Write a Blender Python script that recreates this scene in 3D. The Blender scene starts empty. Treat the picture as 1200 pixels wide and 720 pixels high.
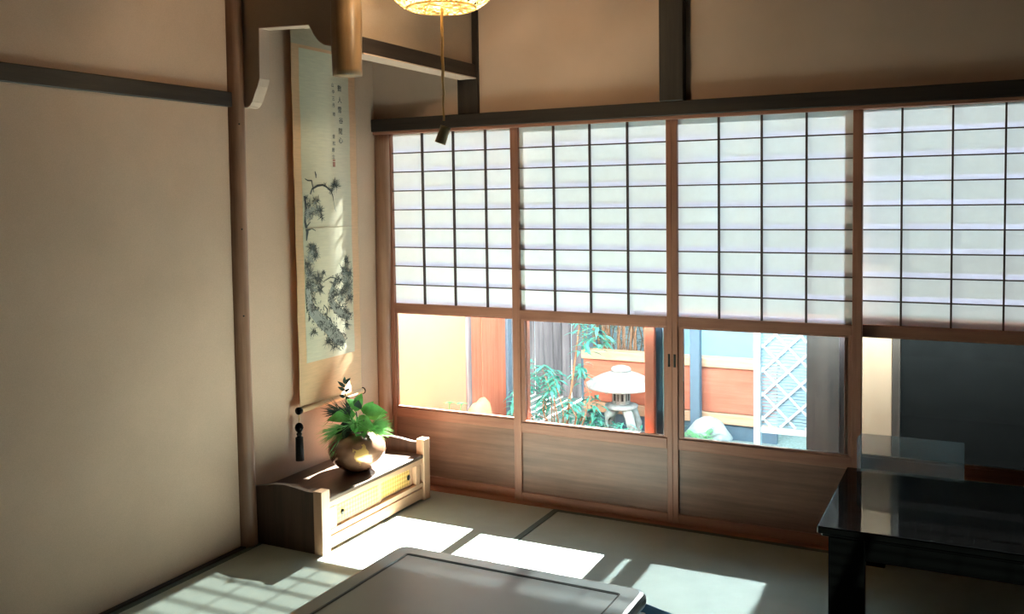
import bpy, bmesh, math, random
from mathutils import Vector, Matrix
random.seed(7)
R = math.radians
D = bpy.data
SC = bpy.context.scene
COL = SC.collection

# ------------------------------------------------------------------ camera
cam_d = D.cameras.new('camera'); cam = D.objects.new('camera', cam_d); COL.objects.link(cam)
cam_d.sensor_width = 36.0
cam_d.lens = 36.0 * 1091.388 / 1200.0
cam_d.shift_y = -67.828 / 1200.0
cam_d.clip_start = 0.02
yaw, pitch, roll = 0.47197, 0.05447, -0.01444
fwd = Vector((-math.sin(yaw) * math.cos(pitch), math.cos(yaw) * math.cos(pitch), -math.sin(pitch)))
rt = Vector((math.cos(yaw), math.sin(yaw), 0)); up = rt.cross(fwd)
r2 = rt * math.cos(roll) + up * math.sin(roll); u2 = -rt * math.sin(roll) + up * math.cos(roll)
m = Matrix((r2, u2, -fwd)).transposed().to_4x4(); m.translation = (1.06704, -3.80685, 1.40756)
cam.matrix_world = m
SC.camera = cam

# ------------------------------------------------------------------ sky, sun, exposure
w = D.worlds.new('sky'); SC.world = w; w.use_nodes = True
wn = w.node_tree.nodes; bgn = wn['Background']
bgn.inputs[0].default_value = (0.70, 0.88, 1.0, 1); bgn.inputs[1].default_value = 1.9
sun_d = D.lights.new('sun', 'SUN'); sun = D.objects.new('sun', sun_d); COL.objects.link(sun)
sun_d.energy = 120.0; sun_d.angle = R(0.9); sun_d.color = (1.0, 0.965, 0.91)
sun.rotation_euler = Vector((0.02, -1.0, -0.83)).to_track_quat('-Z', 'Y').to_euler()
SC.view_settings.view_transform = 'Standard'; SC.view_settings.look = 'None'
SC.view_settings.gamma = 1.0; SC.view_settings.exposure = 0.68; SC.view_settings.use_curve_mapping = False
SC.cycles.max_bounces = 10; SC.cycles.diffuse_bounces = 6; SC.cycles.transmission_bounces = 8
SC.cycles.transparent_max_bounces = 24; SC.cycles.sample_clamp_indirect = 8.0
SC.cycles.caustics_reflective = False

# ------------------------------------------------------------------ materials
def newmat(name):
    m = D.materials.new(name); m.use_nodes = True
    nt = m.node_tree; b = nt.nodes['Principled BSDF']; return m, nt, b
def L(nt, a, b): nt.links.new(a, b)
def coords(nt, scale=(1, 1, 1)):
    tc = nt.nodes.new('ShaderNodeTexCoord'); mp = nt.nodes.new('ShaderNodeMapping')
    mp.inputs['Scale'].default_value = scale; L(nt, tc.outputs['Object'], mp.inputs[0]); return mp.outputs[0]
def noise_ramp(nt, vec, scale, c1, c2, lo=.35, hi=.65, detail=6, rough=.6):
    n = nt.nodes.new('ShaderNodeTexNoise'); n.inputs['Scale'].default_value = scale
    n.inputs['Detail'].default_value = detail; n.inputs['Roughness'].default_value = rough
    L(nt, vec, n.inputs['Vector'])
    r = nt.nodes.new('ShaderNodeValToRGB'); r.color_ramp.elements[0].position = lo; r.color_ramp.elements[1].position = hi
    r.color_ramp.elements[0].color = (*c1, 1); r.color_ramp.elements[1].color = (*c2, 1)
    L(nt, n.outputs['Fac'], r.inputs[0]); return n, r
def bump(nt, b, h, strength=.2, dist=.002):
    bp = nt.nodes.new('ShaderNodeBump'); bp.inputs['Strength'].default_value = strength; bp.inputs['Distance'].default_value = dist
    L(nt, h, bp.inputs['Height']); L(nt, bp.outputs[0], b.inputs['Normal'])
def mix_mul(nt, c, vec, scale, dark=.75):
    n, r = noise_ramp(nt, vec, scale, (dark,) * 3, (1, 1, 1), .3, .7)
    x = nt.nodes.new('ShaderNodeMixRGB'); x.blend_type = 'MULTIPLY'; x.inputs[0].default_value = 1
    L(nt, c, x.inputs[1]); L(nt, r.outputs[0], x.inputs[2]); return x.outputs[0]
def plain(name, c, rough=.6, var=.85, scale=30, metallic=0, spec=.4, coat=0, bmp=.1):
    m, nt, b = newmat(name); v = coords(nt)
    n, r = noise_ramp(nt, v, scale, tuple(x * var for x in c), c)
    L(nt, r.outputs[0], b.inputs['Base Color']); b.inputs['Roughness'].default_value = rough
    b.inputs['Metallic'].default_value = metallic; b.inputs['Specular IOR Level'].default_value = spec
    b.inputs['Coat Weight'].default_value = coat; b.inputs['Coat Roughness'].default_value = .08
    if bmp: bump(nt, b, n.outputs['Fac'], bmp)
    return m
def wood(name, c1, c2, axis='z', rough=.5, spec=.4, coat=0, s=38):
    m, nt, b = newmat(name)
    sc = {'x': (.06, 1, 1), 'y': (1, .06, 1), 'z': (1, 1, .06)}[axis]
    v = coords(nt, sc)
    n, r = noise_ramp(nt, v, s, c1, c2, .3, .72, 8, .65)
    v2 = coords(nt)
    c = mix_mul(nt, r.outputs[0], v2, 3.5, .78)
    L(nt, c, b.inputs['Base Color']); b.inputs['Roughness'].default_value = rough
    b.inputs['Specular IOR Level'].default_value = spec; b.inputs['Coat Weight'].default_value = coat
    bump(nt, b, n.outputs['Fac'], .25, .0015); return m
def plaster(name, c, c2=None):
    m, nt, b = newmat(name); v = coords(nt)
    n, r = noise_ramp(nt, v, 2.2, c2 or tuple(x * .86 for x in c), c, .3, .7)
    n2, r2 = noise_ramp(nt, v, 420, (.86,) * 3, (1, 1, 1), .3, .7, 3)
    x = nt.nodes.new('ShaderNodeMixRGB'); x.blend_type = 'MULTIPLY'; x.inputs[0].default_value = 1
    L(nt, r.outputs[0], x.inputs[1]); L(nt, r2.outputs[0], x.inputs[2]); L(nt, x.outputs[0], b.inputs['Base Color'])
    b.inputs['Roughness'].default_value = .95; b.inputs['Specular IOR Level'].default_value = .1
    bump(nt, b, n2.outputs['Fac'], .35, .0012); return m
def sheet(name, col, trans, transp, diff=.3, shadecol=(1, 1, 1)):
    """thin paper: diffuse + translucent + a little straight-through light"""
    m, nt, b = newmat(name); nt.nodes.remove(b); out = nt.nodes['Material Output']
    v = coords(nt, (1, 1, 1)); n, r = noise_ramp(nt, v, 22, tuple(x * .95 for x in col), col, .3, .7, 8)
    d = nt.nodes.new('ShaderNodeBsdfDiffuse'); t = nt.nodes.new('ShaderNodeBsdfTranslucent'); p = nt.nodes.new('ShaderNodeBsdfTransparent')
    L(nt, r.outputs[0], d.inputs[0]); L(nt, r.outputs[0], t.inputs[0]); p.inputs[0].default_value = (*shadecol, 1)
    m1 = nt.nodes.new('ShaderNodeMixShader'); m1.inputs[0].default_value = trans
    L(nt, d.outputs[0], m1.inputs[1]); L(nt, t.outputs[0], m1.inputs[2])
    m2 = nt.nodes.new('ShaderNodeMixShader'); m2.inputs[0].default_value = transp
    L(nt, m1.outputs[0], m2.inputs[1]); L(nt, p.outputs[0], m2.inputs[2]); L(nt, m2.outputs[0], out.inputs[0]); return m
def glass(name, tint=(.93, .98, .98), haze=0.0, gl=.08):
    m, nt, b = newmat(name); nt.nodes.remove(b); out = nt.nodes['Material Output']
    p = nt.nodes.new('ShaderNodeBsdfTransparent'); p.inputs[0].default_value = (*tint, 1)
    g = nt.nodes.new('ShaderNodeBsdfGlossy'); g.inputs['Roughness'].default_value = .02
    f = nt.nodes.new('ShaderNodeFresnel'); f.inputs[0].default_value = 1.2
    m1 = nt.nodes.new('ShaderNodeMixShader'); L(nt, f.outputs[0], m1.inputs[0]); L(nt, p.outputs[0], m1.inputs[1]); L(nt, g.outputs[0], m1.inputs[2])
    t = nt.nodes.new('ShaderNodeBsdfTranslucent'); t.inputs[0].default_value = (.75, .93, 1, 1)
    v = coords(nt); n, r = noise_ramp(nt, v, 3, (haze * .6,) * 3, (haze,) * 3, .3, .7)
    m2 = nt.nodes.new('ShaderNodeMixShader'); L(nt, r.outputs[0], m2.inputs[0]); L(nt, m1.outputs[0], m2.inputs[1]); L(nt, t.outputs[0], m2.inputs[2])
    L(nt, m2.outputs[0], out.inputs[0]); return m

M = {}
M['plaster'] = plaster('clay_plaster', (.74, .53, .405))
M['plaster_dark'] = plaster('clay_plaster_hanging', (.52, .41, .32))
M['cut'] = plaster('cut_plaster_edge', (.72, .54, .43))  # paler than the hanging wall: light from below put into the colour
M['beige'] = plaster('garden_plaster', (.50, .30, .185))
for ax in 'xyz':
    M['frame_' + ax] = wood('shoji_frame_wood_' + ax, (.28, .115, .075), (.47, .215, .14), ax, .42)
    M['dark_' + ax] = wood('smoked_beam_wood_' + ax, (.015, .010, .008), (.048, .033, .025), ax, .55)
    M['pale_' + ax] = wood('pale_cabinet_wood_' + ax, (.52, .29, .17), (.74, .46, .30), ax, .4)
    M['cab_' + ax] = wood('brown_cabinet_board_' + ax, (.055, .036, .028), (.13, .080, .055), ax, .35)
    M['red_' + ax] = wood('red_cedar_' + ax, (.40, .11, .06), (.56, .19, .12), ax, .6)
    M['grey_' + ax] = wood('weathered_plank_' + ax, (.07, .062, .07), (.34, .29, .30), ax, .8, s=24)
M['board'] = wood('lower_panel_wood', (.16, .080, .055), (.34, .175, .12), 'x', .4, s=22)
M['log'] = wood('polished_log', (.22, .10, .06), (.46, .26, .17), 'z', .38, s=20)
M['log_tan'] = wood('tan_hanging_log', (.20, .12, .06), (.42, .28, .16), 'z', .35, s=18)
M['muntin'] = plain('muntin_wood', (.07, .045, .04), .6)
M['beige_dim'] = plaster('tan_panel', (.30, .20, .135))
M['paper'] = sheet('washi_paper', (.82, .94, .98), .0118, .032, shadecol=(.85, 1, .98))
M['lap'] = sheet('washi_overlap', (.66, .60, .78), .3, .32)
M['glass'] = glass('window_glass')
M['haze'] = glass('hazy_glass', (.90, .97, 1.0), .0012)
M['lacquer'] = plain('black_lacquer', (.004, .0035, .0035), .05, .7, 5, spec=.08, coat=0, bmp=0)
M['table'] = plain('brown_lacquer', (.055, .068, .074), .35, .8, 8, spec=1.0, coat=1.0, bmp=.0)  # teal haze and sky tint put into the brown lacquer's colour
M['table'].node_tree.nodes['Principled BSDF'].inputs['Coat Roughness'].default_value = .3
M['groove'] = plain('dark_groove', (.012, .011, .011), .4)
M['soot'] = plain('sooty_board', (.006, .006, .006), .9, .7, 20, spec=.05)  # near-black: interior darkness put into the colour of a board
M['metal'] = plain('dark_bronze', (.05, .05, .045), .35, .8, 60, metallic=.8)
M['black'] = plain('black_silk', (.02, .02, .022), .5)
M['rope'] = plain('hemp_rope', (.95, .66, .32), .9)
M['bamboo'] = plain('bamboo_tube', (.34, .25, .14), .45)
M['strand'] = sheet('rattan_strand', (.74, .58, .30), .4, .0)
M['stone'] = plain('garden_stone', (.38, .42, .42), .9, .6, 18, bmp=.5)
M['gravel'] = plain('garden_gravel', (.34, .38, .34), .95, .6, 60, bmp=.6)
M['rock_warm'] = plain('warm_rock', (.36, .27, .15), .9, .8, 22, bmp=.4)
M['trunk'] = plain('bark', (.30, .17, .10), .9, .6, 60, bmp=.5)
M['bluewall'] = plaster('blue_grey_plaster', (.40, .56, .64))
M['bluepost'] = plain('blue_grey_post', (.10, .15, .20), .7)
M['white'] = plain('white_painted_wood', (.58, .66, .70), .6)
M['reed'] = plain('reed', (.20, .30, .36), .8, .8, 80)
def leafmat(name, c, rough=.4, tr=.35):
    m, nt, b = newmat(name); out = nt.nodes['Material Output']; v = coords(nt)
    n, r = noise_ramp(nt, v, 40, tuple(x * .7 for x in c), c); L(nt, r.outputs[0], b.inputs['Base Color'])
    b.inputs['Roughness'].default_value = rough; t = nt.nodes.new('ShaderNodeBsdfTranslucent'); L(nt, r.outputs[0], t.inputs[0])
    x = nt.nodes.new('ShaderNodeMixShader'); x.inputs[0].default_value = tr
    L(nt, b.outputs[0], x.inputs[1]); L(nt, t.outputs[0], x.inputs[2]); L(nt, x.outputs[0], out.inputs[0]); return m
M['leaf'] = leafmat('broad_leaf', (.16, .50, .12), .25)
M['leaf_dark'] = leafmat('dark_leaf', (.022, .045, .03), .5, .1)
M['needle'] = leafmat('pine_needle', (.26, .60, .20), .5)
M['needle_dark'] = leafmat('dark_needle', (.05, .10, .07), .5)
M['teal'] = leafmat('teal_leaf', (.10, .42, .34), .4, .4)
M['green'] = leafmat('moss_green_leaf', (.22, .55, .25), .5, .4)
M['hedge'] = leafmat('hedge_leaf', (.22, .25, .20), .6, .3)

# tatami
def tatami():
    m, nt, b = newmat('tatami_rush'); v = coords(nt)
    n, r = noise_ramp(nt, v, 3, (.40, .44, .39), (.50, .55, .49), .3, .7)
    wv = nt.nodes.new('ShaderNodeTexWave'); wv.inputs['Scale'].default_value = 45; wv.inputs['Distortion'].default_value = .4
    wv.bands_direction = 'Y'; L(nt, v, wv.inputs[0])
    n2, r2 = noise_ramp(nt, v, 500, (.82,) * 3, (1, 1, 1))
    x = nt.nodes.new('ShaderNodeMixRGB'); x.blend_type = 'MULTIPLY'; x.inputs[0].default_value = 1
    L(nt, r.outputs[0], x.inputs[1]); L(nt, r2.outputs[0], x.inputs[2]); L(nt, x.outputs[0], b.inputs['Base Color'])
    b.inputs['Roughness'].default_value = .55; b.inputs['Specular IOR Level'].default_value = .35
    bump(nt, b, wv.outputs['Fac'], .35, .001); return m
M['tatami'] = tatami()
M['heri'] = plain('tatami_edge_cloth', (.10, .13, .12), .8)
# bronze vase with a golden leaf motif
def vasemat():
    m, nt, b = newmat('copper_glaze'); v = coords(nt)
    n, r = noise_ramp(nt, v, 9, (.16, .085, .055), (.36, .18, .11), .3, .7)
    sp = nt.nodes.new('ShaderNodeVectorMath'); sp.operation = 'DISTANCE'; L(nt, v, sp.inputs[0]); sp.inputs[1].default_value = (.085, -.078, .095)
    nn = nt.nodes.new('ShaderNodeTexNoise'); nn.inputs['Scale'].default_value = 34; L(nt, v, nn.inputs['Vector'])
    ad = nt.nodes.new('ShaderNodeMath'); ad.operation = 'MULTIPLY_ADD'; L(nt, nn.outputs['Fac'], ad.inputs[0]); ad.inputs[1].default_value = .07; L(nt, sp.outputs['Value'], ad.inputs[2])
    lt = nt.nodes.new('ShaderNodeMath'); lt.operation = 'LESS_THAN'; L(nt, ad.outputs[0], lt.inputs[0]); lt.inputs[1].default_value = .072
    x = nt.nodes.new('ShaderNodeMixRGB'); L(nt, lt.outputs[0], x.inputs[0]); L(nt, r.outputs[0], x.inputs[1]); x.inputs[2].default_value = (.62, .36, .12, 1)
    L(nt, x.outputs[0], b.inputs['Base Color']); b.inputs['Roughness'].default_value = .22; b.inputs['Metallic'].default_value = .35
    b.inputs['Coat Weight'].default_value = .5; b.inputs['Coat Roughness'].default_value = .1; return m
M['vase'] = vasemat()
# woven gold paper of the little doors (lozenge weave)
def weave():
    m, nt, b = newmat('gold_woven_paper'); v = coords(nt)
    rot = nt.nodes.new('ShaderNodeMapping'); rot.inputs['Rotation'].default_value = (R(45), 0, 0); L(nt, v, rot.inputs[0])
    ck = nt.nodes.new('ShaderNodeTexChecker'); ck.inputs['Scale'].default_value = 75; L(nt, rot.outputs[0], ck.inputs[0])
    ck.inputs[1].default_value = (.85, .52, .17, 1); ck.inputs[2].default_value = (.58, .33, .09, 1)
    L(nt, ck.outputs[0], b.inputs['Base Color']); b.inputs['Roughness'].default_value = .7
    bump(nt, b, ck.outputs[1], .3, .0006); return m
M['weave'] = weave()
def silk(name, c):
    m, nt, b = newmat(name); v = coords(nt, (1, 1, 9)); n, r = noise_ramp(nt, v, 14, tuple(x * .88 for x in c), c, .3, .7)
    L(nt, r.outputs[0], b.inputs['Base Color']); b.inputs['Roughness'].default_value = .8; bump(nt, b, n.outputs['Fac'], .2, .002); return m
M['silk'] = silk('scroll_silk', (.96, .60, .35)); M['silk_pale'] = silk('scroll_top_silk', (.70, .58, .42))
M['art'] = silk('painting_paper', (.86, .78, .60))
M['ink'] = plain('grey_ink', (.10, .105, .10), .9, .7, 50, bmp=0)
M['ink_light'] = plain('diluted_ink', (.40, .41, .37), .9, .8, 50, bmp=0)
M['seal'] = plain('seal_red', (.62, .30, .24), .9)
def dots():
    m, nt, b = newmat('blue_dotted_cotton'); v = coords(nt)
    vo = nt.nodes.new('ShaderNodeTexVoronoi'); vo.inputs['Scale'].default_value = 16; vo.inputs['Randomness'].default_value = .55; L(nt, v, vo.inputs['Vector'])
    lt = nt.nodes.new('ShaderNodeMath'); lt.operation = 'LESS_THAN'; L(nt, vo.outputs['Distance'], lt.inputs[0]); lt.inputs[1].default_value = .26
    x = nt.nodes.new('ShaderNodeMixRGB'); L(nt, lt.outputs[0], x.inputs[0]); x.inputs[1].default_value = (.02, .12, .24, 1); x.inputs[2].default_value = (.55, .68, .75, 1)
    L(nt, x.outputs[0], b.inputs['Base Color']); b.inputs['Roughness'].default_value = .9; return m
M['dots'] = dots()
def reflection_mat():
    m = glass('clear_acrylic', (.80, .80, .80), .25); return m  # pale veil in the sheet stands in for a reflection
M['acrylic'] = reflection_mat()

# ------------------------------------------------------------------ mesh helpers
def box(bm, x0, x1, y0, y1, z0, z1, bev=0.0, seg=1):
    r = bmesh.ops.create_cube(bm, size=1)
    vs = r['verts']
    for v in vs:
        v.co = Vector(((x0 + x1) / 2 + v.co.x * (x1 - x0), (y0 + y1) / 2 + v.co.y * (y1 - y0), (z0 + z1) / 2 + v.co.z * (z1 - z0)))
    if bev > 0:
        es = list({e for v in vs for e in v.link_edges})
        bmesh.ops.bevel(bm, geom=es, offset=bev, segments=seg, profile=.5, affect='EDGES')
def lathe(bm, prof, cx=0, cy=0, n=32, cap=True):
    rings = []
    for r, z in prof:
        rings.append([bm.verts.new((cx + r * math.cos(2 * math.pi * i / n), cy + r * math.sin(2 * math.pi * i / n), z)) for i in range(n)])
    for a, b in zip(rings, rings[1:]):
        for i in range(n): bm.faces.new((a[i], a[(i + 1) % n], b[(i + 1) % n], b[i]))
    if cap:
        bm.faces.new(rings[0][::-1]); bm.faces.new(rings[-1])
def tube(bm, pts, rad, n=8, cap=True):
    pts = [Vector(p) for p in pts]; rs = rad if isinstance(rad, (list, tuple)) else [rad] * len(pts)
    rings = []; ref = Vector((0, 0, 1))
    for i, p in enumerate(pts):
        t = (pts[min(i + 1, len(pts) - 1)] - pts[max(i - 1, 0)]).normalized()
        if abs(t.dot(ref)) > .95: ref = Vector((1, 0, 0)) if abs(t.x) < .9 else Vector((0, 1, 0))
        a = t.cross(ref).normalized(); b = t.cross(a).normalized()
        rings.append([bm.verts.new(p + (a * math.cos(2 * math.pi * k / n) + b * math.sin(2 * math.pi * k / n)) * rs[i]) for k in range(n)])
    for a, b in zip(rings, rings[1:]):
        for i in range(n): bm.faces.new((a[i], a[(i + 1) % n], b[(i + 1) % n], b[i]))
    if cap: bm.faces.new(rings[0][::-1]); bm.faces.new(rings[-1])
def extrude_poly(bm, pts, vec):
    vec = Vector(vec); a = [bm.verts.new(p) for p in pts]; b = [bm.verts.new(Vector(p) + vec) for p in pts]
    n = len(pts); bm.faces.new(a[::-1]); bm.faces.new(b)
    for i in range(n): bm.faces.new((a[i], a[(i + 1) % n], b[(i + 1) % n], b[i]))
def blade(bm, base, d, length, width, droop=.25, n=5, nrm=None, lance=True, curl=0.0):
    """a leaf: midrib path with droop, pointed outline, slight fold"""
    d = Vector(d).normalized(); base = Vector(base)
    side = d.cross(nrm if nrm is not None else Vector((0, 0, 1)))
    if side.length < .1: side = Vector((1, 0, 0))
    side.normalize(); upv = side.cross(d).normalized()
    L_, C_, R_ = [], [], []
    for i in range(n + 1):
        t = i / n; p = base + d * (length * t) + Vector((0, 0, -droop * length * t * t)) 
        wv = width * (math.sin(math.pi * min(1, t ** .75)) if lance else (1 - t)) * .5 + (.0004 if 0 < i < n else 0)
        lift = upv * wv * .35
        L_.append(bm.verts.new(p - side * wv + lift)); C_.append(bm.verts.new(p)); R_.append(bm.verts.new(p + side * wv + lift))
    for i in range(n):
        bm.faces.new((L_[i], C_[i], C_[i + 1], L_[i + 1])); bm.faces.new((C_[i], R_[i], R_[i + 1], C_[i + 1]))
def obj(name, bm, mat, parent=None, smooth=False, recalc=True):
    if recalc: bmesh.ops.recalc_face_normals(bm, faces=bm.faces)
    if parent is not None:
        bm.transform(WM[parent].inverted())
    me = D.meshes.new(name); bm.to_mesh(me); bm.free()
    if smooth:
        for p in me.polygons: p.use_smooth = True
    me.materials.append(mat)
    o = D.objects.new(name, me); COL.objects.link(o)
    if parent is not None: o.parent = parent; WM[o] = WM[parent]
    else: WM[o] = Matrix.Identity(4)
    return o
WM = {}
def thing(name, label, cat, loc=(0, 0, 0), rz=0, group=None, kind=None):
    o = D.objects.new(name, None); COL.objects.link(o); o.location = loc; o.rotation_euler = (0, 0, rz); o.empty_display_size = .05
    WM[o] = Matrix.Translation(loc) @ Matrix.Rotation(rz, 4, 'Z')
    return tag(o, label, cat, group, kind)
def tag(o, label=None, cat=None, group=None, kind=None):
    if label: o['label'] = label
    if cat: o['category'] = cat
    if group: o['group'] = group
    if kind: o['kind'] = kind
    return o
def bobj(name, dims, mat, parent=None, bev=.0015, seg=1):
    bm = bmesh.new(); box(bm, *dims, bev, seg); return obj(name, bm, mat, parent)
def struct(name, dims, mat, label=None, bev=0, parent=None):
    o = bobj(name, dims, mat, parent, bev)
    if parent is None: tag(o, label, None, None, 'structure')
    return o

# ------------------------------------------------------------------ room shell
XL, XR, YB, ZC = -1.63, 2.1, -4.7, 2.46
floor = struct('floor', (XL - .1, XR + .1, YB - .1, -.03, -.12, -.045), M['dark_x'], 'tatami floor of the room')
struct('wall_left', (XL - .12, XL, YB - .1, .06, -.1, ZC), M['plaster'], 'brown clay plaster wall left of the scroll')
struct('wall_front', (XL, XR + .1, .0, .062, 1.80, ZC), M['plaster'], 'clay plaster wall above the sliding screens')
struct('wall_right', (XR, XR + .1, YB - .1, .1, -.1, ZC), M['dark_z'], 'dark boarded right-hand wall of the room')  # unseen walls given dark boards to cut bounced light
struct('wall_back', (XL, XR, YB - .1, YB, -.1, ZC), M['dark_z'], 'dark boarded wall opposite the sliding screens')
struct('wall_front_side', (1.43, XR, .0, .1, -.1, 1.80), M['dark_z'], 'strip of dark boarded wall right of the screens')
ceil = struct('ceiling', (XL - .1, XR + .1, YB - .1, .1, ZC, ZC + .04), M['dark_x'], 'dark boarded ceiling')
for i in range(12):
    bobj('batten', (XL, XR, YB + .2 + i * .4, YB + .225 + i * .4, ZC - .025, ZC), M['dark_x'], ceil)

# tatami mats, each lifted from its neighbours by a hairline joint
def mat_(x0, x1, y0, y1, along):
    g = .0015
    t = bobj('tatami_mat', (x0 + g, x1 - g, y0 + g, y1 - g, -.045, 0), M['tatami'], floor, .002)
    e = .028
    if along == 'y': ed = [(x0 + g, x0 + e, y0 + g, y1 - g), (x1 - e, x1 - g, y0 + g, y1 - g)]
    else: ed = [(x0 + g, x1 - g, y0 + g, y0 + e), (x0 + g, x1 - g, y1 - e, y1 - g)]
    for q in ed: bobj('cloth_edge', (*q, -.002, .0012), M['heri'], t, 0)
mat_(-1.605, -.635, -1.93, -.035, 'y')
mat_(-.635, 1.26, -.985, -.035, 'x')
mat_(-.635, 1.26, -1.93, -.985, 'x')
mat_(1.26, 2.1, -1.93, -.035, 'y')
for k in range(2):
    mat_(XL + .025 + k * 1.87, XL + .025 + (k + 1) * 1.87 - (.02 if k else 0), -2.88, -1.93, 'x'); mat_(XL + .025 + k * 1.87, XL + .025 + (k + 1) * 1.87 - (.02 if k else 0), -3.83, -2.88, 'x')
    mat_(XL + .025 + k * 1.87, XL + .025 + (k + 1) * 1.87 - (.02 if k else 0), -4.7, -3.83, 'x')
struct('baseboard_left', (XL, XL + .022, YB, -.04, -.045, .006), M['dark_y'], 'thin wooden strip along the foot of the left wall', .001)

# sill, lintel, studs, rails, posts
struct('trim_1', (XL, XR, -.035, .14, -.1, .002), M['frame_x'], 'grooved wooden sill under the sliding screens', .001)
struct('trim_2', (XL + .005, XR, -.035, .064, 1.742, 1.802), M['dark_x'], 'dark lintel beam over the sliding screens', .003)
struct('trim_3', (XL + .01, XR, -.028, .0, 1.728, 1.742), M['frame_x'], 'thin reddish head rail under the lintel', .001)
struct('trim_4', (-.157, -.053, -.040, .0, 1.802, ZC), M['dark_z'], 'dark stud on the wall above the middle screens', .003)
struct('trim_5', (-1.140, -1.032, -.022, .0, 1.802, ZC), M['dark_z'], 'stud where the hanging beam meets the front wall', .003)
struct('trim_6', (XL, XL + .018, YB, -.97, 1.787, 1.846), M['dark_y'], 'long dark rail across the left wall', .003)
struct('trim_7', (1.335, 1.435, -.02, .10, -.1, 1.742), M['dark_z'], 'dark post at the right end of the screens', .003)
def wobble_post(name, cx, cy, r, z0, z1, mat, label, amp=.004, seed=1, sx=1.0):
    bm = bmesh.new(); rnd = random.Random(seed); n = 20; k = 26; rings = []
    ph = [rnd.uniform(0, 6) for _ in range(4)]
    for j in range(k):
        t = j / (k - 1); z = z0 + (z1 - z0) * t
        ox = amp * math.sin(3 * t * 2 + ph[0]); oy = amp * math.sin(5 * t + ph[1]); rr = r * (1 + .03 * math.sin(9 * t + ph[2]))
        rings.append([bm.verts.new((cx + ox + rr * sx * math.cos(a), cy + oy + rr * math.sin(a), z)) for a in [2 * math.pi * i / n for i in range(n)]])
    for a, b in zip(rings, rings[1:]):
        for i in range(n): bm.faces.new((a[i], a[(i + 1) % n], b[(i + 1) % n], b[i]))
    bm.faces.new(rings[0][::-1]); bm.faces.new(rings[-1])
    o = obj(name, bm, mat, None, True); return tag(o, label, None, None, 'structure')
p = wobble_post('trim_8', XL - .002, -.955, .040, -.04, ZC, M['log'], 'natural log post standing against the left wall', .003, 3)
for yy, zz in ((-.975, .95), (-.97, 1.30), (-.968, 1.72)):
    bm = bmesh.new(); bmesh.ops.create_icosphere(bm, subdivisions=1, radius=.004, matrix=Matrix.Translation((XL + .034, yy, zz))); obj('knot', bm, M['black'], p)
wobble_post('trim_9', XL + .030, .012, .036, -.04, 1.742, M['log'], 'knotty log post in the corner beside the screens', .005, 9, 1.0)

# ---- hanging alcove: short cut-out wall, hanging log, beam and wall over it
yw = -.93
cut = [(-1.59, 1.790), (-1.575, 1.795), (-1.560, 1.812), (-1.545, 1.845), (-1.530, 1.872), (-1.520, 1.90), (-1.516, 2.10), (-1.262, 2.088),
       (-1.250, 2.070), (-1.235, 2.045), (-1.215, 2.022), (-1.190, 2.006), (-1.160, 2.0), (-1.10, 1.995)]
bm = bmesh.new()
poly = [(-1.63, yw, ZC), (-1.63, yw, 1.790)] + [(x, yw, z) for x, z in cut] + [(-1.10, yw, ZC)]
extrude_poly(bm, poly, (0, .055, 0))
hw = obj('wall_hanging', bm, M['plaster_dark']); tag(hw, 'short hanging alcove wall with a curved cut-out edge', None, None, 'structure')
bm = bmesh.new(); th = .004   # edge along the cut-out, coloured pale for light from below
for a, b in zip(cut, cut[1:]):
    p0 = Vector((a[0], 0, a[1])); p1 = Vector((b[0], 0, b[1])); d = (p1 - p0).normalized(); nn = Vector((d.z, 0, -d.x)) * th
    q = [p0, p1, p1 + nn, p0 + nn]; extrude_poly(bm, [(v.x, yw - .002, v.z) for v in q], (0, .059, 0))
obj('cut_edge', bm, M['cut'], hw)
wobble_post('trim_10', -1.086, -.93, .057, 1.878, ZC, M['log_tan'], 'round tan log hanging from the ceiling at the alcove corner', .001, 5)
struct('trim_11', (-1.125, -1.040, -.90, -.0, 1.966, 2.026), M['dark_y'], 'dark beam running from the hanging log to the front wall', .002)
struct('trim_12', (-1.127, -1.038, -.89, -.022, 1.961, 1.966), M['cut'], 'pale underside strip of the hanging beam', 0)
struct('wall_hanging_side', (-1.11, -1.058, -.90, .0, 2.026, ZC), M['plaster_dark'], 'clay plaster wall hanging above the alcove beam')

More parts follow.
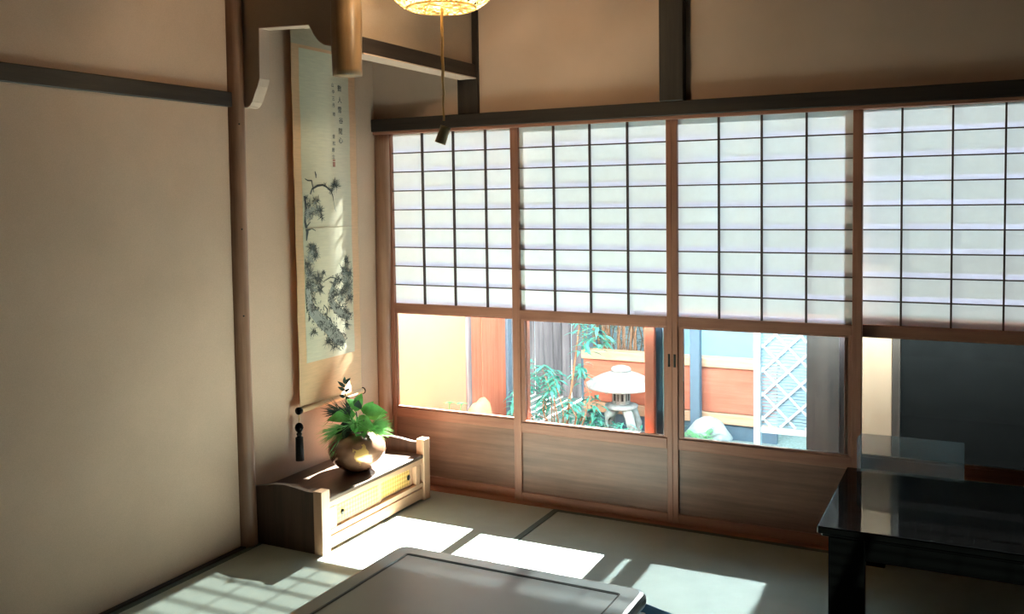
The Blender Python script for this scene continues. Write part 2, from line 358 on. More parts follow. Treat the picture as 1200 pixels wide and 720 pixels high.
# ------------------------------------------------------------------ shoji panels
RH, CW, ZT = .09276, .17466, 1.73
def shoji(n, xf0, xf1, gx, y, label, gl0, gl1):
    """xf0..xf1 frame, gx left edge of the lattice, y front face"""
    t = thing('door_%d' % n, label, None, ((xf0 + xf1) / 2, y, .002), 0, None, 'structure')
    th = .030; g1 = gx + 4 * CW; zb = ZT - 9 * RH
    bobj('stile', (xf0, gx, y, y + th, .002, 1.765), M['frame_z'], t, .002)
    bobj('stile', (g1, xf1, y, y + th, .002, 1.765), M['frame_z'], t, .002)
    bobj('top_rail', (gx, g1, y, y + th, ZT, 1.765), M['frame_x'], t, .001)
    bobj('middle_rail', (gx, g1, y, y + th, .852, zb), M['frame_x'], t, .002)
    bobj('lower_rail', (gx, g1, y, y + th, .325, .372), M['frame_x'], t, .002)
    bobj('bottom_rail', (gx, g1, y, y + th, .002, .045), M['frame_x'], t, .002)
    bobj('wood_panel', (gx - .004, g1 + .004, y + .010, y + .017, .040, .330), M['board'], t, 0)
    # inner frame of the sliding glass
    fr = bobj('glass_frame', (gx, gl0, y + .006, y + .022, .372, .852), M['frame_z'], t, .001)
    bm = bmesh.new(); box(bm, gl1, g1, y + .006, y + .022, .372, .852, .001); box(bm, gl0, gl1, y + .006, y + .022, .845, .852); box(bm, gl0, gl1, y + .006, y + .022, .372, .380)
    obj('glass_frame', bm, M['frame_z'], t)
    bobj('pane', (gl0, gl1, y + .012, y + .015, .380, .845), M['glass'], t, 0)
    for i in range(1, 4):
        bobj('muntin', (gx + i * CW - .0035, gx + i * CW + .0035, y + .004, y + .018, zb, ZT), M['muntin'] , t, 0)
    for i in range(1, 9):
        z = ZT - i * RH; bobj('muntin', (gx, g1, y + .006, y + .018, z - .0025, z + .0025), M['muntin'], t, 0)
    me = None
    for i in range(9):
        z1 = ZT - i * RH; z0 = z1 - RH
        for j in range(4):
            bm = bmesh.new(); x0 = gx + j * CW; v = [bm.verts.new(q) for q in ((x0, y + .019, z0), (x0 + CW, y + .019, z0), (x0 + CW, y + .019, z1), (x0, y + .019, z1))]
            bm.faces.new(v); obj('paper_pane', bm, M['paper'], t, recalc=False)
    bm = bmesh.new()
    for i in range(9):
        z0 = ZT - (i + 1) * RH
        v = [bm.verts.new(q) for q in ((gx, y + .0205, z0 + .002), (g1, y + .0205, z0 + .002), (g1, y + .0205, z0 + .020), (gx, y + .0205, z0 + .020))]
        bm.faces.new(v)
    obj('paper_overlap', bm, M['lap'], t, recalc=False)
    return t
d1 = shoji(1, -1.586, -.822, -1.556, .034, 'leftmost sliding paper screen, beside the corner post', -1.548, -.880)
d2 = shoji(2, -.880, -.1185, -.8413, .0, 'sliding paper screen with the stone lantern behind its glass', -.822, -.158)
d3 = shoji(3, -.1185, .640, -.0943, .0, 'sliding paper screen with the lattice blind behind its glass', -.072, .590)
d4 = shoji(4, .572, 1.334, .6015, .034, 'rightmost sliding paper screen, dark behind its glass', .626, 1.285)
for d, x in ((d2, -.133), (d3, -.108)):
    bobj('finger_pull', (x - .005, x + .005, -.0015, .004, .680, .736), M['metal'], d, .001)

# outer glazed sliding door (half open) and its tracks
od = thing('door_5', 'hazy outer glass door with a red wooden frame, outside the screens', None, (.15, .10, .002), 0, None, 'structure')
bobj('stile', (-.272, -.228, .085, .115, .002, .92), M['red_z'], od, .002)
bobj('stile', (.545, .580, .085, .115, .002, .92), M['grey_z'], od, .002)
bobj('stile', (1.28, 1.32, .085, .115, .002, .92), M['grey_z'], od, .002)
bobj('bottom_rail', (-.228, .56, .087, .113, .002, .16), M['red_x'], od, .002)
bobj('bottom_rail', (.56, 1.28, .087, .113, .002, .16), M['dark_x'], od, .002)
bobj('top_rail', (-.228, 1.28, .087, .113, .87, .92), M['red_x'], od, .002)
bobj('pane', (-.228, .545, .098, .101, .16, .87), M['haze'], od, 0)
bobj('pane', (.58, 1.28, .098, .101, .16, .87), M['glass'], od, 0)
struct('trim_13', (-.229, -.200, .116, .141, .002, .92), M['bluepost'], 'dark edge of a second outer door behind the red frame', .001)
struct('trim_14', (-.199, -.186, .116, .141, .002, .92), M['white'], 'pale edge strip beside the dark outer frame', .001)

# ------------------------------------------------------------------ low cabinet under the alcove
cab = thing('alcove_cabinet', 'low wooden alcove cabinet with two gold woven sliding doors, under the scroll', 'cabinet', (-1.44, -.51, 0))
bm = bmesh.new(); prof = [(-1.622, .0), (-1.30, .0), (-1.30, .250), (-1.34, .249), (-1.40, .257), (-1.46, .262), (-1.52, .256), (-1.58, .242), (-1.622, .234)]
extrude_poly(bm, [(x, -.925, z) for x, z in prof], (0, .022, 0)); obj('side_board', bm, M['cab_z'], cab)
bm = bmesh.new(); extrude_poly(bm, [(x, -.165, z + (.02 if z else 0)) for x, z in prof], (0, .022, 0)); obj('side_board', bm, M['cab_z'], cab)
bobj('front_post', (-1.305, -1.262, -.930, -.878, 0, .256), M['pale_z'], cab, .003, 2)
bobj('front_post', (-1.305, -1.262, -.178, -.128, 0, .288), M['pale_z'], cab, .003, 2)
bobj('top_board', (-1.622, -1.268, -.903, -.165, .200, .217), M['cab_y'], cab, .002)
bobj('top_rail', (-1.300, -1.272, -.878, -.178, .176, .199), M['pale_y'], cab, .001)
bobj('bottom_rail', (-1.300, -1.268, -.878, -.178, .066, .088), M['pale_y'], cab, .001)
bobj('base_rail', (-1.310, -1.272, -.878, -.178, .010, .058), M['pale_y'], cab, .001)
bobj('door_stop', (-1.300, -1.270, -.878, -.828, .088, .176), M['pale_z'], cab, .001)
bobj('door_stop', (-1.300, -1.270, -.235, -.205, .088, .176), M['pale_z'], cab, .001)
bobj('back_board', (-1.622, -1.612, -.903, -.165, .06, .199), M['cab_y'], cab, 0)
bobj('shelf', (-1.612, -1.300, -.903, -.165, .06, .075), M['cab_y'], cab, 0)
for (a, b, x) in ((-.828, -.500, -1.280), (-.515, -.240, -1.290)):
    dr = bobj('sliding_door', (x - .008, x, a, b, .088, .176), M['pale_y'], cab, .001)
    bobj('woven_panel', (x - .002, x + .0015, a + .016, b - .024, .098, .170), M['weave'], dr, 0)
    yc = a + .048 if a < -.6 else b - .035
    bm = bmesh.new(); lathe(bm, [(.001, 0), (.009, 0), (.012, .002), (.012, .004), (.001, .0045)], n=18, cap=False)
    bm.transform(Matrix.Translation((x + .001, yc, .132)) @ Matrix.Rotation(R(90), 4, 'Y')); obj('round_pull', bm, M['metal'], dr, True)

# ---- vase
VX, VY, VZ = -1.402, -.505, .2172
vase = None
bm = bmesh.new(); prof = [(.001, 0), (.050, 0), (.056, .004), (.088, .026), (.116, .056), (.127, .090), (.123, .122), (.100, .148), (.074, .164), (.060, .169), (.056, .176), (.061, .182), (.058, .184), (.050, .178), (.050, .165), (.001, .150)]
lathe(bm, prof, n=56, cap=False)
vase = obj('round_vase', bm, M['vase'], None, True); vase.location = (VX, VY, VZ); WM[vase] = Matrix.Translation((VX, VY, VZ))
tag(vase, 'round copper-brown glazed vase with a golden maple leaf, on the alcove cabinet', 'vase')
bm = bmesh.new(); lathe(bm, [(.0605, .1835), (.0625, .182), (.0625, .179), (.0605, .1775)], n=56, cap=False)
bm.transform(Matrix.Translation((VX, VY, VZ))); obj('rim', bm, M['metal'], vase, True)

# ---- arrangement: local frame r (to the right in view), u up, f away
AR = Vector((.891, .454, 0)); AU = Vector((0, 0, 1)); AF = Vector((-.454, .891, 0)); A0 = Vector((VX, VY, VZ + .17))
def A(r, u, f=0): return A0 + AR * r + AU * u + AF * f
arr = thing('plant_arrangement', 'pine sprays and broad green leaves standing in the round vase', 'plant', tuple(A0))
def stem(pts, rad, mat=None): 
    bm = bmesh.new(); tube(bm, [A(*q) for q in pts], rad, 6); return obj('stem', bm, mat or M['leaf_dark'], arr, True)
def bigleaf(base, tip, width, mat, nrm=(0, -.3, 1), droop=.1):
    width *= .8
    a = A(*base); b = A(*tip); bm = bmesh.new(); blade(bm, a, b - a, (b - a).length, width, droop, 9, Vector(nrm)); return obj('leaf', bm, mat, arr, True)
CN = AF * -1 + AU * .5
for base, tip, wd, mt in [
    ((-.005, .09), (.028, .185, .0), .062, 'leaf'), ((.02, .10), (-.035, .165, -.03), .055, 'leaf'), ((.02, .10), (.145, .105, -.03), .072, 'leaf'),
    ((.0, .08), (-.125, .075, -.03), .075, 'leaf'), ((.02, .05), (.035, -.02, -.085), .078, 'leaf'), ((.0, .06), (.095, .045, -.08), .07, 'leaf'),
    ((-.02, .06), (-.045, -.01, -.08), .06, 'leaf_dark'), ((.03, .08), (.075, .14, .02), .05, 'leaf'), ((-.01, .05), (-.085, .015, -.06), .055, 'leaf_dark'),
    ((.01, .1), (.02, .16, -.04), .045, 'leaf_dark'), ((.04, .07), (.13, .075, .03), .06, 'leaf'), ((.0, .04), (.01, .03, -.10), .06, 'leaf')]:
    bigleaf(base, tip, wd, M[mt], CN, .12)
stem([(0, -.12, 0), (-.01, .0, 0), (-.035, .09, .0), (-.045, .16, 0), (-.048, .215, 0)], [.003, .003, .0025, .002, .001])
for (u, rr, uu, l) in [(.215, .028, .030, 0), (.20, -.030, .030, 0), (.185, -.030, .020, 0), (.18, .026, .016, 0), (.155, -.024, .012, 0), (.15, .024, .006, 0), (.125, .020, -.004, 0), (.215, .002, .036, 0)]:
    bigleaf((-.047, u), (-.047 + rr, u + uu, -.01), .018, M['leaf_dark'], CN, .02)
for q in ([(0, -.12, 0), (.01, 0, 0), (.0, .09, 0)], [(0, -.12, 0), (.03, .02, -.02), (.04, .06, -.03)], [(0, -.12, 0), (-.03, .02, 0), (-.10, .09, -.01)]):
    stem(q, .003)
def needles(c, direc, spread, n, length, mat, seed):
    rnd = random.Random(seed); bm = bmesh.new(); c = A(*c); dd = AR * direc[0] + AU * direc[1] + AF * direc[2]; dd.normalize()
    for i in range(n):
        v = (dd + Vector((rnd.gauss(0, spread), rnd.gauss(0, spread), rnd.gauss(0, spread)))).normalized()
        blade(bm, c + Vector((rnd.uniform(-.008, .008), rnd.uniform(-.008, .008), rnd.uniform(-.008, .008))), v, length * rnd.uniform(.7, 1.1), .0034, .12, 3, CN, False)
    return tag(obj('needle_spray', bm, mat, arr), kind='stuff')
needles((.07, .03, -.03), (1, .35, -.2), .28, 110, .10, M['needle'], 1)
needles((.06, .02, -.03), (1, .0, -.3), .25, 70, .09, M['needle'], 2)
needles((-.04, .03, -.03), (-1, -.25, -.3), .25, 80, .13, M['needle'], 3)
needles((-.05, .0, -.05), (-.6, -.9, -.4), .22, 50, .10, M['needle'], 4)
needles((-.07, .09, .0), (-1, .25, 0), .35, 60, .085, M['needle_dark'], 5)
needles((-.03, .08, .0), (-.3, 1, 0), .35, 40, .09, M['needle_dark'], 6)
needles((.0, .05, -.04), (0, .3, -1), .5, 60, .07, M['needle'], 7)

# ------------------------------------------------------------------ hanging scroll
SX = XL + .046     # sheet stands a little off the wall on its roller
scr = thing('hanging_scroll', 'tall ink painting scroll of pine trees hanging on the left wall', 'scroll', (SX, -.43, .50))
SY0, SY1, SZ0, SZ1 = -.660, -.212, .503, 2.165
def wx(z): return .0011 * math.sin(z * 19) + .0006 * math.sin(z * 61)
def sheet_box(name, y0, y1, z0, z1, x, mat, parent, wav=.0):
    bm = bmesh.new(); n = 40; f = []; 
    for side in (0, 1):
        f.append([[bm.verts.new((x - .001 * side + wx(z_) * wav, y_, z_)) for y_ in (y0, y1)] for z_ in [z0 + (z1 - z0) * i / n for i in range(n + 1)]])
    for i in range(n):
        bm.faces.new((f[0][i][0], f[0][i][1], f[0][i + 1][1], f[0][i + 1][0])); bm.faces.new((f[1][i][1], f[1][i][0], f[1][i + 1][0], f[1][i + 1][1]))
        for k in (0, 1): bm.faces.new((f[0][i][k], f[0][i + 1][k], f[1][i + 1][k], f[1][i][k]))
    return obj(name, bm, mat, parent, True)
mnt = sheet_box('silk_mounting', SY0, SY1, SZ0, 2.085, SX, M['silk'], scr, 1)
sheet_box('top_silk', SY0, SY1, 2.085, SZ1, SX, M['silk_pale'], scr, 1)
AY0, AY1, AZ0, AZ1 = -.611, -.264, .698, 2.070
art = sheet_box('painting', AY0, AY1, AZ0, AZ1, SX + .0018, M['art'], scr, 1)
def P2(px, py):  # painting coordinates: px 0..55 across, py 0..365 down
    y = AY0 + px * (AY1 - AY0) / 55.0; z = AZ1 - py * (AZ1 - AZ0) / 365.0; return y, z
def stroke(bm, pts, wd, clip=True, x=.0034):
    """flat brush stroke on the paper"""
    q = []
    for px, py in pts:
        px = min(max(px, .4), 54.6) if clip else px; q.append(Vector(P2(px, py)))
    ws = wd if isinstance(wd, (list, tuple)) else [wd] * len(q); prev = None
    for i in range(len(q)):
        t = q[min(i + 1, len(q) - 1)] - q[max(i - 1, 0)]
        if t.length < 1e-6: t = Vector((0, 1))
        t.normalize(); nn = Vector((-t.y, t.x)) * ws[i] / 2; z = q[i].y; xx = SX + x + wx(z)
        a = bm.verts.new((xx, q[i].x + nn.x, q[i].y + nn.y)); b = bm.verts.new((xx, q[i].x - nn.x, q[i].y - nn.y))
        if prev: bm.faces.new((prev[0], prev[1], b, a))
        prev = (a, b)
def tuft(bm, cx, cy, r, n, rnd, w_=.0026, a0=0, a1=2 * math.pi):
    for i in range(n):
        a = rnd.uniform(a0, a1); l = r * rnd.uniform(.55, 1.1); ox = rnd.uniform(-.25, .25) * r; oy = rnd.uniform(-.25, .25) * r
        stroke(bm, [(cx + ox, cy + oy), (cx + ox + .6 * l * math.cos(a), cy + oy - 1.0 * l * math.sin(a))], [w_, w_ * .4])
rnd = random.Random(11)
ink = bmesh.new(); lig = bmesh.new()
# (local x = photo x - 352, local y = photo y - 60)
stroke(ink, [(14, 141), (15, 145), (15, 149)], [.004, .010, .004]); stroke(ink, [(3, 150), (6, 152), (10, 152), (11, 160), (12, 166)], [.003, .006, .008, .006, .003])
stroke(ink, [(8, 168), (10, 162), (16, 158), (22, 157), (27, 160), (31, 164), (33, 170), (34, 178)], [.008, .008, .010, .008, .008, .008, .006, .002])
stroke(lig, [(34, 178), (35, 186), (37, 190)], [.004, .003, .001])
for cx, cy, r, n in ((36, 157, 9, 46), (31, 163, 6, 20), (14, 176, 8, 30), (6, 180, 7, 30), (8, 190, 8, 50), (17, 187, 8, 46), (3, 172, 5, 20), (20, 195, 6, 20), (24, 157, 4, 12)):
    tuft(ink, cx, cy, r, n, rnd)
stroke(ink, [(2, 170), (3, 185), (2, 200), (4, 212), (3, 222)], [.012, .016, .014, .018, .006]); stroke(ink, [(4, 205), (8, 200)], [.008, .003]); stroke(ink, [(4, 210), (9, 208), (13, 211)], [.010, .006, .003])
for cx, cy, r, n in ((9, 232, 10, 60), (12, 240, 9, 50), (3, 250, 9, 50), (6, 262, 10, 70), (14, 268, 10, 70), (5, 276, 11, 80), (16, 280, 9, 50), (20, 262, 6, 20),
                     (48, 250, 8, 36), (44, 262, 10, 60), (50, 266, 10, 60), (38, 272, 8, 36), (48, 280, 11, 80), (42, 288, 10, 60), (51, 296, 9, 50), (44, 312, 9, 40), (34, 290, 7, 30),
                     (8, 330, 8, 26), (24, 345, 9, 40), (30, 352, 8, 30), (46, 330, 8, 26), (16, 318, 8, 20)):
    tuft(ink, cx, cy, r, n, rnd)
for cx, cy in ((8, 240), (5, 262), (8, 278), (46, 270), (48, 286), (40, 296), (12, 184), (6, 192)):
    for _ in range(7): tuft(lig, cx + rnd.uniform(-3, 3), cy + rnd.uniform(-6, 6), 7, 8, rnd, .0034)
stroke(lig, [(3, 278), (4, 292), (8, 306), (16, 318), (26, 330), (36, 345), (42, 352)], [.03, .036, .05, .058, .062, .066, .03])
stroke(lig, [(34, 272), (30, 284), (28, 296), (34, 308), (42, 316), (50, 322)], [.02, .03, .034, .04, .036, .02])
for i in range(120):
    t = rnd.random(); px = 3 + 37 * t + rnd.uniform(-5, 5); py = 286 + 62 * t + rnd.uniform(-9, 9); stroke(ink, [(px, py), (px + rnd.uniform(-2, 2), py + rnd.uniform(1, 4))], [.004, .0015], True, .0042)
for i in range(90):
    t = rnd.random(); px = 30 + 20 * t + rnd.uniform(-6, 6); py = 272 + 52 * t + rnd.uniform(-9, 9); stroke(ink, [(px, py), (px + rnd.uniform(-3, 3), py + rnd.uniform(-3, 3))], [.005, .0015], True, .0042)
for path, wdt in ((((3, 278), (4, 292), (8, 306), (16, 318), (26, 330), (36, 345), (42, 352)), 7), (((34, 272), (30, 284), (28, 296), (34, 308), (42, 316), (50, 322)), 5)):
    for i in range(len(path) - 1):
        (xa, ya), (xb, yb) = path[i], path[i + 1]
        for side in (-1, 1):
            for k in range(9):
                t = k / 9; px = xa + (xb - xa) * t + side * wdt * .45 + rnd.uniform(-1.5, 1.5); py = ya + (yb - ya) * t - side * wdt * .9 + rnd.uniform(-2, 2)
                stroke(ink, [(px, py), (px + rnd.uniform(-1.2, 2.0), py + rnd.uniform(-1, 4))], [.006, .0015], True, .0044)
        for k in range(5):
            t = rnd.random(); px = xa + (xb - xa) * t + rnd.uniform(-3, 3); py = ya + (yb - ya) * t + rnd.uniform(-5, 5)
            tuft(ink, px, py, rnd.uniform(4, 7), 7, rnd, .0026)
stroke(ink, [(20, 272), (28, 268), (34, 270), (36, 264)], [.003, .005, .005, .003]); stroke(ink, [(20, 300), (24, 306), (23, 314), (28, 320)], [.004, .008, .008, .003])
obj('ink_painting', ink, M['ink'], art, recalc=False)['kind'] = 'stuff'; obj('ink_wash', lig, M['ink_light'], art, recalc=False)['kind'] = 'stuff'
bobj('paper_seam', (SX + .002, SX + .0045, AY0, AY1, 1.2875, 1.2900), M['silk_pale'], art, 0)
def char(ch, px, py, h, mat=None):
    cu = D.curves.new('brush_character', 'FONT'); cu.body = ch; cu.size = h; cu.align_x = 'CENTER'; cu.align_y = 'CENTER'; cu.offset = h * .006; cu.extrude = .0
    tmp = D.objects.new('text_tmp', cu); COL.objects.link(tmp); bpy.context.view_layer.update()
    me = D.meshes.new_from_object(tmp.evaluated_get(bpy.context.evaluated_depsgraph_get())); D.objects.remove(tmp); me.materials.clear()
    me.materials.append(mat or M['ink']); o = D.objects.new('brush_character', me); COL.objects.link(o); o.parent = art
    y, z = P2(px, py); Mx = Matrix((((0, 0, 1), (1, 0, 0), (0, 1, 0)))).to_4x4(); Mx.translation = (SX + .004 + wx(z), y, z)
    o.matrix_local = WM[art].inverted() @ Mx
for ch, py in zip('數人雪谷閒心', (40, 54, 66, 79, 92, 103)): char(ch, 44 + rnd.uniform(-.5, .5), py, .031)
for ch, py in zip('山中三月晴', (37, 45, 53, 61, 72)): char(ch, 36.5 + rnd.uniform(-.4, .4), py, .020)
for ch, py in zip('青松居士', (99, 107, 115, 123)): char(ch, 35.5 + rnd.uniform(-.4, .4), py, .021)
bobj('red_seal', (SX + .0034, SX + .0042, P2(34.2, 0)[0], P2(36.8, 0)[0], P2(0, 135)[1], P2(0, 129)[1]), M['seal'], art, 0)
bobj('red_seal', (SX + .0034, SX + .0042, P2(34.2, 0)[0], P2(36.8, 0)[0], P2(0, 128)[1], P2(0, 126)[1]), M['seal'], art, 0)
bm = bmesh.new(); tube(bm, [(SX + .002, SY0 - .002, .500), (SX + .002, SY1 + .002, .500)], .013, 16); obj('bottom_roller', bm, M['silk'], scr, True)
for y0, y1 in ((SY0 - .022, SY0 - .002), (SY1 + .002, SY1 + .008)):
    bm = bmesh.new(); tube(bm, [(SX + .002, y0, .500), (SX + .002, y0 + .003, .500), (SX + .002, (y0 + y1) / 2, .5), (SX + .002, y1, .500)], [.013, .0165, .0165, .0155], 16); obj('roller_end', bm, M['lacquer'], scr, True)
bm = bmesh.new(); tube(bm, [(SX, SY0 - .004, SZ1), (SX, SY1 + .004, SZ1)], .007, 12); obj('top_rod', bm, M['silk_pale'], scr, True)
bm = bmesh.new(); tube(bm, [(SX, -.57, SZ1), (SX, -.436, SZ1 + .07), (SX, -.30, SZ1)], .002, 6); obj('hanging_cord', bm, M['rope'], scr, True)
# weight tassel hung from the left roller end
tas = thing('scroll_weight_tassel', 'black weight tassel hanging from the left end of the scroll roller', 'tassel', (SX + .002, SY0 - .012, .28))
TX, TY = SX + .002, SY0 - .014
bm = bmesh.new(); lathe(bm, [(.001, .405), (.010, .408), (.0165, .416), (.019, .427), (.0165, .438), (.010, .446), (.001, .449)], TX, TY, 20, False); obj('bead', bm, M['lacquer'], tas, True)
bm = bmesh.new(); lathe(bm, [(.001, .392), (.010, .392), (.012, .396), (.012, .402), (.008, .406), (.001, .406)], TX, TY, 16, False); obj('neck_ring', bm, M['metal'], tas, True)
bm = bmesh.new(); lathe(bm, [(.001, .392), (.010, .390), (.0145, .378), (.015, .33), (.0155, .29), (.013, .283), (.001, .281)], TX, TY, 18, False)
for i in range(18):
    a = i * math.pi / 9; tube(bm, [(TX + .0145 * math.cos(a), TY + .0145 * math.sin(a), .385), (TX + .016 * math.cos(a), TY + .016 * math.sin(a), .282)], .0022, 5)
obj('silk_tassel', bm, M['black'], tas, True)
bm = bmesh.new(); tube(bm, [(TX - .003, TY + .002, .505), (TX, TY, .449)], .0013, 5); tube(bm, [(TX + .006, TY + .002, .505), (TX, TY, .449)], .0013, 5); obj('cord', bm, M['rope'], tas, True)

# ------------------------------------------------------------------ pendant lamp
LX, LY, LZ = -.626, -1.0, 2.070
lamp = thing('pendant_lamp', 'lit rattan pendant lamp hanging over the room', 'lamp', (LX, LY, LZ))
prof = [(r_ * 1.09, z_) for r_, z_ in [(.108, 0), (.125, .010), (.148, .030), (.172, .060), (.190, .10), (.196, .15), (.185, .20), (.160, .25), (.12, .285), (.06, .305)]]
def srf(u, t):   # u angle, t 0..1 along profile
    k = t * (len(prof) - 1); i = min(int(k), len(prof) - 2); f = k - i
    r = prof[i][0] * (1 - f) + prof[i + 1][0] * f; z = prof[i][1] * (1 - f) + prof[i + 1][1] * f
    return Vector((LX + r * math.cos(u), LY + r * math.sin(u), LZ + z))
bm = bmesh.new(); rnd = random.Random(4)
for i in range(230):
    u0 = rnd.uniform(0, 2 * math.pi); du = rnd.choice((-1, 1)) * rnd.uniform(.4, 2.4); t0 = rnd.uniform(-.2, .5); t1 = t0 + rnd.uniform(.4, 1.1); pr = None
    for k in range(11):
        t = min(max(t0 + (t1 - t0) * k / 10, 0), 1); p = srf(u0 + du * k / 10, t); q = srf(u0 + du * k / 10 + .001, t)
        o_ = (p - Vector((LX, LY, p.z))).normalized() * rnd.uniform(0, .004); s_ = Vector((0, 0, .0022)) + (q - p).normalized() * .0018
        a = bm.verts.new(p + o_ - s_); b = bm.verts.new(p + o_ + s_)
        if pr: bm.faces.new((pr[0], pr[1], b, a))
        pr = (a, b)
obj('woven_shade', bm, M['strand'], lamp, recalc=False)
bm = bmesh.new()
for i in range(130):
    a = rnd.uniform(0, 2 * math.pi); b_ = a + rnd.uniform(1.6, 4.6); p = Vector(((.117) * math.cos(a), (.117) * math.sin(a), 0)); q = Vector(((.117) * math.cos(b_), (.117) * math.sin(b_), 0))
    d = (q - p).normalized(); s_ = Vector((-d.y, d.x, 0)) * .0021; z = Vector((LX, LY, LZ + rnd.uniform(-.003, .003)))
    v = [bm.verts.new(x + z) for x in (p - s_, p + s_, q + s_, q - s_)]; bm.faces.new(v)
obj('woven_bottom', bm, M['strand'], lamp, recalc=False)
bm = bmesh.new(); tube(bm, [(LX + .118 * math.cos(a), LY + .118 * math.sin(a), LZ) for a in [2 * math.pi * i / 40 for i in range(41)]], .0035, 6, False); obj('bottom_ring', bm, M['strand'], lamp, True)
bulbm, nt, b = newmat('bulb_glow'); b.inputs['Emission Color'].default_value = (1, .62, .28, 1); b.inputs['Emission Strength'].default_value = 5; b.inputs['Base Color'].default_value = (1, .9, .7, 1)
bm = bmesh.new(); bmesh.ops.create_uvsphere(bm, u_segments=20, v_segments=12, radius=.045, matrix=Matrix.Translation((LX, LY, LZ + .14))); obj('bulb', bm, bulbm, lamp, True)
bm = bmesh.new(); tube(bm, [(LX, LY, LZ + .18), (LX, LY, LZ + .30)], .018, 14); obj('socket', bm, M['black'], lamp, True)
bm = bmesh.new(); tube(bm, [(LX, LY, LZ + .30), (LX, LY, ZC)], .004, 8); obj('flex', bm, M['black'], lamp, True)
pl = D.lights.new('bulb_light', 'POINT'); pl.energy = 9; pl.color = (1, .80, .54); pl.shadow_soft_size = .03
plo = D.objects.new('bulb_light', pl); COL.objects.link(plo); plo.location = (LX, LY, LZ + .06)
cordz = 1.652
pc = thing('pull_cord', 'frayed hemp pull cord with a bamboo tube, hanging from the lamp', 'pull cord', (LX, LY, cordz))
bm = bmesh.new(); pts = [(LX + .0012 * math.sin(i * .9), LY + .001 * math.cos(i * 1.1), LZ + .01 - (LZ - cordz - .02) * i / 30) for i in range(31)]
tube(bm, pts, [.0052] * 20 + [.0036] * 11, 6)
for i in range(90):
    z = rnd.uniform(LZ - .32, LZ - .02); a = rnd.uniform(0, 6.28); l = rnd.uniform(.006, .014); blade(bm, (LX, LY, z), (math.cos(a), math.sin(a), rnd.uniform(-.5, .8)), l, .0024, .1, 2, lance=False)
obj('rope', bm, M['rope'], pc)
bm = bmesh.new(); prof2 = [(.001, -.052), (.019, -.052), (.0195, -.05), (.018, .0), (.0195, .010), (.0155, .010), (.0150, -.03), (.001, -.03)]; lathe(bm, prof2, n=20, cap=False)
bm.transform(Matrix.Translation((LX + .004, LY, cordz + .0)) @ Matrix.Rotation(R(20), 4, Vector((-.454, .891, 0)))); obj('bamboo_tube', bm, M['bamboo'], pc, True)

# ------------------------------------------------------------------ low table in the foreground
tb = thing('low_table', 'large low lacquered table with rounded corners in the foreground', 'table', (-.13, -1.90, 0))
TX0, TX1, TY0, TY1, TZ = -.530, .270, -2.34, -1.455, .350
def rrect(x0, x1, y0, y1, r, n=6):
    out = []
    for cx, cy, a0 in ((x1 - r, y1 - r, 0), (x0 + r, y1 - r, 90), (x0 + r, y0 + r, 180), (x1 - r, y0 + r, 270)):
        for i in range(n + 1):
            a = R(a0 + 90 * i / n); out.append((cx + r * math.cos(a), cy + r * math.sin(a)))
    return out
bm = bmesh.new(); rings = []
for ins, z in ((.016, TZ - .040), (.004, TZ - .036), (0, TZ - .024), (.001, TZ - .012), (.007, TZ - .003), (.016, TZ), (.060, TZ), (.063, TZ - .003), (.066, TZ - .003)):
    rings.append([bm.verts.new((x, y, z)) for x, y in rrect(TX0 + ins, TX1 - ins, TY0 + ins, TY1 - ins, max(.035 - ins * .4, .006))])
for a, b in zip(rings, rings[1:]):
    n = len(a)
    for i in range(n): bm.faces.new((a[i], a[(i + 1) % n], b[(i + 1) % n], b[i]))
bm.faces.new(rings[0][::-1]); bm.faces.new(rings[-1]); obj('table_top', bm, M['table'], tb)
bm = bmesh.new(); pr = [(TX0 + .066, TX1 - .066, TY1 - .0665, TY1 - .063), (TX0 + .066, TX1 - .066, TY0 + .063, TY0 + .0665), (TX0 + .063, TX0 + .0665, TY0 + .063, TY1 - .063), (TX1 - .0665, TX1 - .063, TY0 + .063, TY1 - .063)]
for q in pr: box(bm, *q, TZ - .004, TZ - .0015)
obj('inlay_line', bm, M['groove'], tb)
bm = bmesh.new(); box(bm, TX0 + .07, TX1 - .07, TY1 - .085, TY1 - .065, TZ - .105, TZ - .04, .002); box(bm, TX0 + .07, TX1 - .07, TY0 + .065, TY0 + .085, TZ - .105, TZ - .04, .002)
box(bm, TX0 + .065, TX0 + .085, TY0 + .085, TY1 - .085, TZ - .105, TZ - .04, .002); box(bm, TX1 - .085, TX1 - .065, TY0 + .085, TY1 - .085, TZ - .105, TZ - .04, .002); obj('apron', bm, M['table'], tb)
for x in (TX0 + .045, TX1 - .095):
    for y in (TY0 + .045, TY1 - .095):
        bm = bmesh.new(); box(bm, x, x + .05, y, y + .05, 0.0015, TZ - .040, .006, 2); obj('leg', bm, M['table'], tb)

# black lacquer table by the right-hand screens
bt = thing('side_table', 'glossy black lacquer low table against the right-hand screens', 'table', (1.0, -.46, 0))
BX0, BX1, BY0, BY1, BZ = .600, 1.50, -.800, -.090, .360
bobj('table_top', (BX0, BX1, BY0, BY1, BZ - .024, BZ), M['lacquer'], bt, .004, 3)
bobj('lower_board', (BX0 + .012, BX1 - .012, BY0 + .012, BY1 - .012, BZ - .034, BZ - .024), M['lacquer'], bt, .002)
for x in (BX0 + .032, BX1 - .142):
    for y in (BY0 + .015, BY1 - .045): bobj('leg', (x, x + .11, y, y + .03, .0015, BZ - .034), M['lacquer'], bt, .003, 2)
bobj('apron', (BX0 + .13, BX1 - .13, BY0 + .025, BY0 + .045, BZ - .10, BZ - .034), M['lacquer'], bt, .002)
bobj('apron', (BX0 + .13, BX1 - .13, BY1 - .045, BY1 - .025, BZ - .10, BZ - .034), M['lacquer'], bt, .002)
